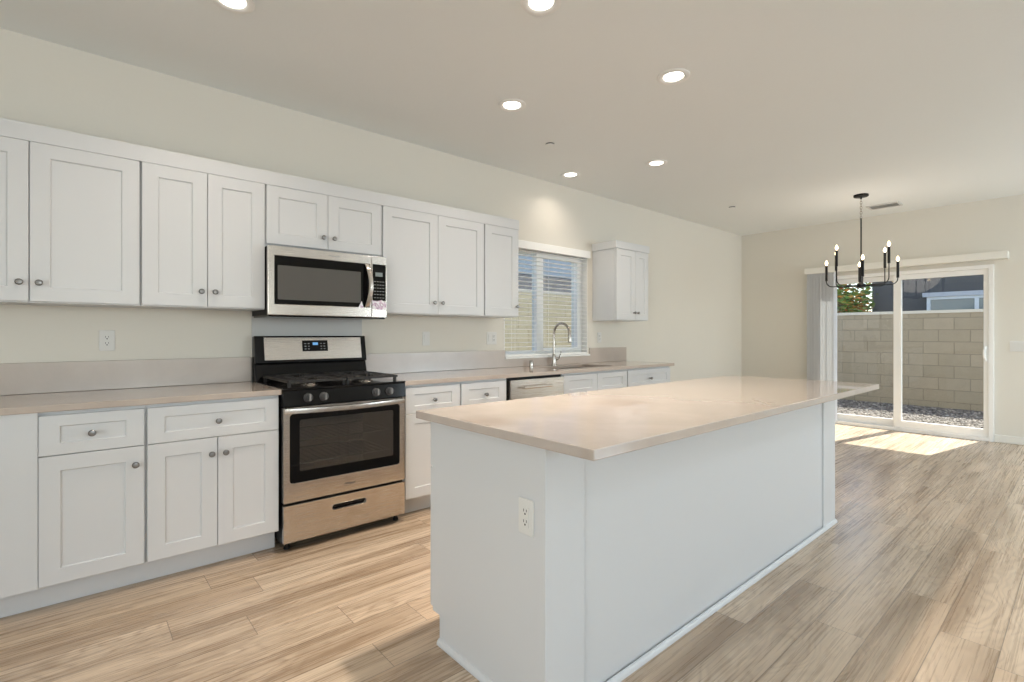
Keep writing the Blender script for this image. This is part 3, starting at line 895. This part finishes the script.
obj('console', console(RX0, RX1 + 0.004, 1.030, 1.211, 0.026), M_BLACK, bgd, bevel=0.006)
obj('console_plate', console(0.060, 0.722, 1.052, 1.200, 0.0285), M_STEEL, bgd)
obj('clock_panel', console(0.302, 0.476, 1.106, 1.180, 0.0305), M_GLOSSBLK, bgd)
obj('clock', console(0.372, 0.408, 1.148, 1.166, 0.0312), M_CLOCK, bgd)
b = NB()
for x in (0.322, 0.345, 0.43, 0.452):
    for z in (1.122, 1.14, 1.158):
        c2 = console(x - 0.006, x + 0.006, z - 0.0025, z + 0.0025, 0.0311)
        me = bpy.data.meshes.new('tmp'); c2.to_mesh(me); c2.free(); b.from_mesh(me); bpy.data.meshes.remove(me)
obj('button_print', b, M_PRINT, bgd)['kind'] = 'stuff'

# ------------------------------------------------------------------ microwave
m = thing('microwave', 'stainless over the range microwave with black window', 'microwave', (0.382, -0.2, 1.33))
MZ0, MZ1, MXA, MXB = 1.334, 1.755, 0.004, 0.762
MXL = -0.006
bx('body', (MXA, MXB, -0.372, -0.006, MZ0 + 0.006, 1.7565), M_BLACKM, m)
b = NB(); box(b, MXA, MXB, -0.372, -0.04, MZ0 - 0.006, MZ0 + 0.0055); obj('underside_vent', b, M_BLACK, m)
glass = rect(0.030, 0.6385, 1.404, 1.697)
b = NB(); plate(b, rect(MXL, 0.650, MZ0 + 0.004, MZ1), [glass], -0.400, -0.3725, 'xz')
md_ = obj('door', b, M_STEEL, m, bevel=0.003)
b = NB(); plate(b, rect(0.0305, 0.638, 1.4045, 1.6965), [rrect(0.048, 0.575, 1.432, 1.640, 0.006)], -0.398, -0.389, 'xz'); obj('window_border', b, M_GLOSSBLK, md_)
b = NB(); plate(b, rrect(0.0485, 0.5745, 1.4325, 1.6395, 0.006), [], -0.3975, -0.389, 'xz'); obj('window_mesh', b, mat('microwave_window', (0.095, 0.092, 0.088), 0.08, spec=0.6), md_)
b = NB()
prev = None
for k in range(17):
    u = k / 16; z = 1.406 + 0.288 * u
    bow = math.sin(PI * u)
    y = -0.404 - 0.040 * bow ** 0.8; x = 0.616 + 0.012 * bow
    ring = [b.verts.new((x - 0.016, y, z)), b.verts.new((x - 0.010, y - 0.009, z)), b.verts.new((x + 0.010, y - 0.009, z)), b.verts.new((x + 0.016, y, z)), b.verts.new((x, y + 0.005, z))]
    if prev:
        for j in range(5): b.faces.new((prev[j], prev[(j + 1) % 5], ring[(j + 1) % 5], ring[j]))
    else: b.faces.new(ring)
    prev = ring
b.faces.new(prev)
obj('handle', b, M_STEELV, md_, smooth=50)
b = NB()
for k in range(9): box(b, 0.356 + k * 0.0085, 0.3615 + k * 0.0085, -0.4006, -0.3995, 1.7225, 1.7285)
obj('badge_print', b, M_PRINT, md_)
b = NB(); plate(b, rect(0.6525, MXB, MZ0 + 0.004, MZ1), [rect(0.658, 0.7545, 1.452, 1.700)], -0.400, -0.3725, 'xz')
cpn = obj('control_frame', b, M_STEEL, m, bevel=0.002)
bx('keypad', (0.6585, 0.754, -0.399, -0.388, 1.4525, 1.6995), M_GLOSSBLK, cpn)
bx('display', (0.678, 0.730, -0.4002, -0.398, 1.618, 1.645), M_LCD, cpn)
b = NB()
for i in range(4):
    for j in range(6):
        box(b, 0.668 + i * 0.0205, 0.681 + i * 0.0205, -0.4000, -0.3985, 1.470 + j * 0.022, 1.474 + j * 0.022)
obj('keypad_print', b, M_PRINT, cpn)['kind'] = 'stuff'
b = NB(); plate(b, [(0.655, 1.396), (0.756, 1.388), (0.757, 1.440), (0.72, 1.458), (0.69, 1.449), (0.654, 1.453)], [], -0.4035, -0.4015, 'xz'); obj('sticker', b, M_STICK, cpn)
b = NB(); plate(b, [(0.556, 1.402), (0.592, 1.402), (0.578, 1.445)], [], -0.4025, -0.4008, 'xz'); obj('film_tab', b, M_STICK, md_)

# ------------------------------------------------------------------ dishwasher
dw = thing('dishwasher', 'stainless dishwasher with a bar handle left of the sink', 'dishwasher', (1.985, -0.32, 0))
bx('tub', (1.675, 2.296, -0.60, -0.01, 0.02, 0.883), M_BLACKM, dw)
dp = bx('door', (1.692, 2.292, -0.642, -0.6005, 0.115, 0.862), M_STEEL, dw, bevel=0.004)
bx('kick_plate', (1.68, 2.292, -0.56, -0.6 + 0.0395, 0.001, 0.019), M_BLACKM, dw)
b = NB()
tube(b, [(1.80, -0.678, 0.800), (2.11, -0.678, 0.800)], 0.011, 12)
for x in (1.815, 2.095): tube(b, [(x, -0.642, 0.800), (x, -0.678, 0.800)], 0.009, 10)
obj('handle', b, M_STEELV, dp, smooth=50)

# ------------------------------------------------------------------ kitchen island
IX0, IX1, IY0, IY1 = 0.212, 2.862, -2.508, -1.873
isl = thing('kitchen_island', 'long white paneled island cabinet in the middle of the room', 'island', ((IX0 + IX1) / 2, (IY0 + IY1) / 2, 0))
for x0, x1 in ((IX0, IX0 + 0.02), (IX1 - 0.02, IX1)):      # end panels notched for the toe kick
    b = NB(); plate(b, [(IY0, 0.0), (IY1 - 0.05, 0.0), (IY1 - 0.05, 0.112), (IY1, 0.112), (IY1, 0.8825), (IY0, 0.8825)], [], x0, x1, 'yz')
    obj('end_panel', b, M_WHITE, isl)
bx('body', (IX0 + 0.0205, IX1 - 0.0205, IY0 + 0.012, IY1, 0.112, 0.8825), M_WHITE, isl)
bx('toe_kick', (IX0 + 0.0205, IX1 - 0.0205, IY0 + 0.012, IY1 - 0.05, 0.001, 0.1115), M_WHITE, isl)
bx('front_panel', (0.4000, 2.6440, IY0 + 0.002, IY0 + 0.0115, 0.001, 0.8825), M_WHITE, isl)
for x0, x1 in ((IX0, 0.3945), (2.6500, IX1)):
    bx('pilaster', (x0 + 0.0003, x1, IY0 - 0.007, IY0 + 0.0115, 0.001, 0.8825), M_WHITE, isl, bevel=0.0015)
b = NB()
def quarter(a, c, n1, z=0.020, t_=0.014):
    """quarter round shoe from point a to c, n1 = outward normal"""
    a = Vector(a); c = Vector(c); n1 = Vector(n1)
    pr = [(0, 0)] + [(t_ * math.cos(k * PI / 8), z * math.sin(k * PI / 8)) for k in range(5)]
    ra = [b.verts.new(a + n1 * p + Vector((0, 0, q))) for p, q in pr]; rb = [b.verts.new(c + n1 * p + Vector((0, 0, q))) for p, q in pr]
    b.faces.new(ra); b.faces.new(rb)
    for k in range(len(pr)): b.faces.new((ra[k], ra[(k + 1) % len(pr)], rb[(k + 1) % len(pr)], rb[k]))
quarter((IX0 - 0.0003, IY1 - 0.05, 0.001), (IX0 - 0.0003, IY0 - 0.021, 0.001), (-1, 0, 0), 0.022)
quarter((IX0 - 0.014, IY0 - 0.0073, 0.001), (IX1, IY0 - 0.0073, 0.001), (0, -1, 0), 0.022)
obj('shoe_molding', b, M_WHITE, isl, smooth=40)
xs = [IX0 + 0.001, 0.872, 1.532, 2.192, IX1 - 0.001]
for a, c in zip(xs, xs[1:]):
    b = NB(); shaker(b, a + 0.003, c - 0.003, 0.124, 0.6875, IY1 + 0.0250, 1); o = obj('door', b, M_WHITE, isl); knob_on(o, a + 0.05, 0.606, IY1 + 0.0250, 1)
    b = NB(); shaker(b, a + 0.003, c - 0.003, 0.6915, 0.866, IY1 + 0.0250, 1, 0.068, 0.048); o = obj('drawer', b, M_WHITE, isl); knob_on(o, (a + c) / 2, 0.776, IY1 + 0.0250, 1)
b = NB(); plate(b, rect(0.162, 2.885, -2.748, -1.824), [], 0.883, 0.914, 'xy')
tag(obj('island_countertop', b, M_QUARTZ, bevel=0.003), 'glossy beige quartz slab on top of the island', 'countertop')

# ------------------------------------------------------------------ outlets and switches
def wall_plate(name, label, cat, kind, loc, rotz, gangs=1, group=None):
    """built facing -y at the origin; the plate is thin"""
    t = thing(name, label, cat, (0, 0, 0), group)
    W = 0.070 + (gangs - 1) * 0.046
    b = NB(); plate(b, rrect(-W / 2, W / 2, -0.0575, 0.0575, 0.006, 3), [], -0.006, -0.0005, 'xz')
    obj('cover_plate', b, M_PLASTIC, t, bevel=0.0025)
    for g_ in range(gangs):
        cx = (g_ - (gangs - 1) / 2) * 0.046
        k = kind[g_] if isinstance(kind, (list, tuple)) else kind
        if k == 'outlet':
            b = NB(); plate(b, rrect(cx - 0.0165, cx + 0.0165, -0.033, 0.033, 0.003, 3), [], -0.0085, -0.0062, 'xz')
            rc = obj('receptacle', b, M_PLASTIC, t)
            b = NB()
            for zc in (-0.017, 0.017):
                box(b, cx - 0.0078, cx - 0.0056, -0.0092, -0.0084, zc - 0.001, zc + 0.008); box(b, cx + 0.0056, cx + 0.0078, -0.0092, -0.0084, zc, zc + 0.008)
                lathe(b, (cx, -0.0084, zc - 0.007), (0, -1, 0), [(0, 0.0032), (0.0008, 0.0032), (0.0008, 0)], 10)
            obj('slots', b, M_SLOT, rc)
        else:
            b = NB()
            pr = [(-0.0062, -0.033), (-0.0085, -0.033), (-0.0112, 0.033), (-0.0062, 0.033)]
            ra = [b.verts.new((cx - 0.0165, y, z)) for y, z in pr]; rb = [b.verts.new((cx + 0.0165, y, z)) for y, z in pr]
            b.faces.new(ra); b.faces.new(rb)
            for q in range(4): b.faces.new((ra[q], ra[(q + 1) % 4], rb[(q + 1) % 4], rb[q]))
            obj('rocker', b, M_PLASTIC, t)
    t.location = loc; t.rotation_euler = (0, 0, rotz)
    return t
wall_plate('wall_outlet', 'white outlet on the wall above the counter left of the range', 'outlet', 'outlet', (-0.737, 0, 1.187), 0)
wall_plate('light_switch', 'white single switch plate on the wall right of the range', 'switch', 'switch', (1.318, 0, 1.187), 0)
wall_plate('wall_outlet', 'white double plate with switch and outlet left of the sink window', 'outlet', ('switch', 'outlet'), (2.010, 0, 1.187), 0, 2)
wall_plate('wall_outlet', 'white outlet plate under the small cabinet right of the window', 'outlet', 'outlet', (3.545, 0, 1.187), 0)
wall_plate('island_outlet', 'white outlet on the near end panel of the island', 'outlet', 'outlet', (IX0, -2.432, 0.640), -PI / 2)
wall_plate('light_switch', 'white multi switch plate on the end wall right of the sliding door', 'switch', 'switch', (X1, -3.085, 1.090), PI / 2 + PI, 3)

# ------------------------------------------------------------------ blinds
hb = thing('window_blind', 'white horizontal slat blind open in the sink window', 'blind', (2.75, 0.03, WZ0))
b = NB(); plate(b, rect(WX0 - 0.004, WX1 + 0.014, -0.036, -0.001), [], 2.046, 2.122, 'xy')
obj('valance', b, M_SLATH, hb, bevel=0.004)
nsl = 24
for k in range(nsl):
    z = 1.058 + k * 0.0425
    b = NB()
    va = []
    for x in (WX0 + 0.008, WX1 - 0.008):
        for y, dz in ((0.003, 0.0), (0.016, 0.0022), (0.028, 0.003), (0.040, 0.0022), (0.053, 0.0)):
            va.append((b.verts.new((x, y, z + dz + 0.0012)), b.verts.new((x, y, z + dz - 0.0012))))
    A, B_ = va[:5], va[5:]
    for i in range(4):
        b.faces.new((A[i][0], A[i + 1][0], B_[i + 1][0], B_[i][0])); b.faces.new((A[i][1], B_[i][1], B_[i + 1][1], A[i + 1][1]))
    for i in (0, 4): b.faces.new((A[i][0], B_[i][0], B_[i][1], A[i][1]))
    for S in (A, B_): b.faces.new([p[0] for p in S] + [p[1] for p in reversed(S)])
    obj('slat', b, M_SLATH, hb)
bx('bottom_rail', (WX0 + 0.008, WX1 - 0.008, 0.003, 0.053, 1.012, 1.030), M_SLATH, hb, bevel=0.003)
b = NB()
for x in (2.30, 2.75, 3.20):
    for y in (0.002, 0.054): tube(b, [(x, y, 1.02), (x, y, 2.06)], 0.0011, 5)
obj('ladder_cords', b, M_SLATH, hb)

vb = thing('vertical_blind', 'grey white vertical blind drawn to the left of the sliding door', 'blind', (6.95, -1.9, 0))
b = NB(); box(b, 6.895, X1 - 0.001, -2.998, -0.945, 2.066, 2.150)
obj('valance', b, M_TRIM, vb, bevel=0.004)
for k in range(17):
    yc = -0.985 - k * 0.0205
    ang = math.radians((78, 62, 72, 66)[k % 4])
    dx, dy = math.sin(ang) * 0.0445, -math.cos(ang) * 0.0445
    b = NB()
    nx, ny = -math.cos(ang), -math.sin(ang)
    prs = []
    for j in range(5):
        u = j / 2 - 1; c_ = 0.006 * (1 - u * u)
        px, py = 6.943 + dx * u + nx * c_, yc + dy * u + ny * c_
        prs.append((px, py))
    th = 0.0008
    lo = [[b.verts.new((px + nx * s_ * th, py + ny * s_ * th, 0.03)) for px, py in prs] for s_ in (-1, 1)]
    hi = [[b.verts.new((px + nx * s_ * th, py + ny * s_ * th, 2.064)) for px, py in prs] for s_ in (-1, 1)]
    for s_ in (0, 1):
        for j in range(4): b.faces.new((lo[s_][j], lo[s_][j + 1], hi[s_][j + 1], hi[s_][j]))
    for j in (0, 4): b.faces.new((lo[0][j], lo[1][j], hi[1][j], hi[0][j]))
    b.faces.new(lo[0] + lo[1][::-1]); b.faces.new(hi[0] + hi[1][::-1])
    obj('vane', b, M_SLATV, vb, smooth=40)

# ------------------------------------------------------------------ ceiling fixtures
LAMP_POWER = 8.5
WARM = (1.0, 0.87, 0.745)
dl = thing('recessed_light', '', 'ceiling light', (0, 0, ZC), 'recessed ceiling lights')
b = NB(); lathe(b, (0, 0, ZC - 0.0005), (0, 0, -1), [(0, 0.058), (0, 0.095), (0.004, 0.095), (0.008, 0.088), (0.006, 0.066), (0.0005, 0.058)], 36, cap=False)
obj('trim_ring', b, M_VINYL, dl, smooth=40)
b = NB(); lathe(b, (0, 0, ZC - 0.0012), (0, 0, -1), [(0, 0.0575), (0.0008, 0.0575), (0.0030, 0.045), (0.0035, 0.0)], 36)
obj('lens', b, M_LENS, dl, smooth=60)
spots = [((-0.326, -1.006), 'round recessed ceiling light cut by the top edge, leftmost of all'),
         ((0.760, -1.933), 'round recessed ceiling light cut by the top edge near the photo centre'),
         ((1.350, -1.048), 'recessed ceiling light leftmost of the four that show whole'),
         ((1.833, -1.967), 'largest fully visible recessed ceiling light, over the island'),
         ((3.086, -1.034), 'recessed ceiling light rightmost of the small far pair beyond the sprinkler'),
         ((2.745, -0.303), 'recessed ceiling light closest to the wall above the sink window'),
         ((1.2, -4.9), 'unseen recessed fill light added in the living area nearest the camera'),  # this and the next two fixtures are added out of view as fill
         ((3.5, -4.7), 'unseen recessed fill light added in the living area facing the island front'),
         ((5.6, -4.6), 'unseen recessed fill light added in the living area nearest the end wall')]
for i, ((x, y), lab) in enumerate(spots):
    if i == 0:
        dl.location = (x, y, ZC); dl['label'] = lab
    else:
        dup(dl, (x, y, ZC), lab)
    light('recessed_or_fill_lamp', 'AREA', (x, y, ZC - 0.0075), LAMP_POWER * (0.60, 1.95, 0.50, 1.25, 0.70, 0.22, 1.0, 1.25, 2.3)[i], WARM if i < 6 else (0.74, 0.88, 1.0), shape='DISK', size=0.10, spread=math.radians(95 if i in (1, 3) else 130), direction=(0, 0, -1))  # the cool-coloured ones are fill lamps added out of view

sk = thing('ceiling_sprinkler', 'small round sprinkler cover on the ceiling nearest the recessed lights', 'sprinkler', (2.039, -0.725, ZC), 'concealed sprinkler covers')
b = NB(); lathe(b, (2.039, -0.725, ZC - 0.0005), (0, 0, -1), [(0, 0.036), (0.010, 0.036), (0.010, 0)], 24); obj('cup', b, M_SHADOWGAP, sk)  # dark colour stands in for the shadow gap above the cover
b = NB(); lathe(b, (2.039, -0.725, ZC - 0.0108), (0, 0, -1), [(0, 0.041), (0.002, 0.041), (0.003, 0.039), (0.003, 0)], 28); obj('cover', b, M_CEIL, sk)
dup(sk, (5.145, -0.743, ZC), 'small round sprinkler cover on the ceiling near the far corner')

v = thing('ceiling_vent', 'grey rectangular air vent in the ceiling beside the chandelier', 'vent', (6.44, -1.97, ZC))
b = NB(); plate(b, rect(6.325, 6.555, -2.135, -1.815), [rect(6.350, 6.530, -2.110, -1.840)], ZC - 0.012, ZC - 0.0005, 'xy'); obj('frame', b, M_VENT, v, bevel=0.002)
bx('duct_shade', (6.351, 6.529, -2.109, -1.841, ZC - 0.0025, ZC - 0.0006), M_SHADOWGAP, v)  # flat dark sheet painting the shade behind the louvers
b = NB()
for k in range(11):
    x = 6.358 + k * 0.0164
    q = box(b, x - 0.0075, x + 0.0075, -2.109, -1.841, -0.0006, 0.0006)
    for vv in q:
        dx_ = vv.co.x - x; zz = vv.co.z
        vv.co.x = x + dx_ * 0.86; vv.co.z = ZC - 0.0075 + dx_ * 0.5 + zz
obj('louvers', b, M_VENT, v)

# ------------------------------------------------------------------ chandelier
CX, CY = 5.70, -1.93
ch = thing('chandelier', 'black eight arm candle chandelier hanging near the sliding door', 'chandelier', (CX, CY, 1.72))
b = NB(); lathe(b, (CX, CY, ZC - 0.0005), (0, 0, -1), [(0, 0.071), (0.018, 0.071), (0.024, 0.062), (0.026, 0.012), (0.045, 0.008), (0.046, 0)], 30)
obj('canopy', b, M_FIXT, ch, smooth=40)
b = NB()
zt = ZC - 0.045; nl = 8
for k in range(nl):
    zc = zt - 0.014 - k * 0.028
    ring = []
    for j in range(15):
        a = 2 * PI * j / 14
        q = Vector((0.009 * math.cos(a), 0, 0.019 * math.sin(a)))
        if k % 2: q = Vector((0, q.x, q.z))
        ring.append(Vector((CX, CY, zc)) + q)
    tube(b, ring, 0.0028, 6)
obj('chain', b, M_CHROME, ch, smooth=60)
b = NB(); tube(b, [(CX, CY, zt - nl * 0.028 + 0.012), (CX, CY, 1.78)], 0.0075, 12); obj('rod', b, M_FIXT, ch, smooth=60)
b = NB(); lathe(b, (CX, CY, 1.735), (0, 0, 1), [(0, 0.0), (0.002, 0.035), (0.010, 0.045), (0.040, 0.045), (0.048, 0.035), (0.06, 0.012)], 26); obj('hub', b, M_FIXT, ch, smooth=40)
RAD = 0.325
base_a = math.radians(14.4 + 2.5)
for k in range(8):
    a = base_a + k * PI / 4
    dv = Vector((math.cos(a), math.sin(a), 0))
    high = k % 2 == 1
    zs = 1.965 if high else 1.830       # bottom of the candle sleeve
    o0 = Vector((CX, CY, 1.762))
    pts = [o0 + dv * 0.04, o0 + dv * 0.20, o0 + dv * (RAD - 0.06)]
    for j in range(1, 7):
        q = PI / 2 * j / 6
        pts.append(o0 + dv * (RAD - 0.06 + 0.06 * math.sin(q)) + Vector((0, 0, 0.06 * (1 - math.cos(q)))))
    pts.append(o0 + dv * RAD + Vector((0, 0, zs - 1.762)))
    b = NB(); tube(b, pts, 0.0052, 8)
    arm = obj('arm', b, M_FIXT, ch, smooth=60)
    tp = o0 + dv * RAD; tp.z = zs
    b = NB(); lathe(b, tp, (0, 0, 1), [(0, 0.006), (0.001, 0.013), (0.172, 0.013), (0.175, 0.010), (0.175, 0)], 14)
    obj('candle_sleeve', b, M_FIXT, arm, smooth=40)
    b = NB(); lathe(b, tp + Vector((0, 0, 0.175)), (0, 0, 1), [(0, 0.006), (0.010, 0.009), (0.022, 0.0155), (0.036, 0.014), (0.052, 0.006), (0.062, 0.0)], 14)
    obj('flame_bulb', b, M_BULB, arm, smooth=60)
light('chandelier_glow', 'POINT', (CX, CY, 2.12), 6, WARM, shadow_soft_size=0.3)
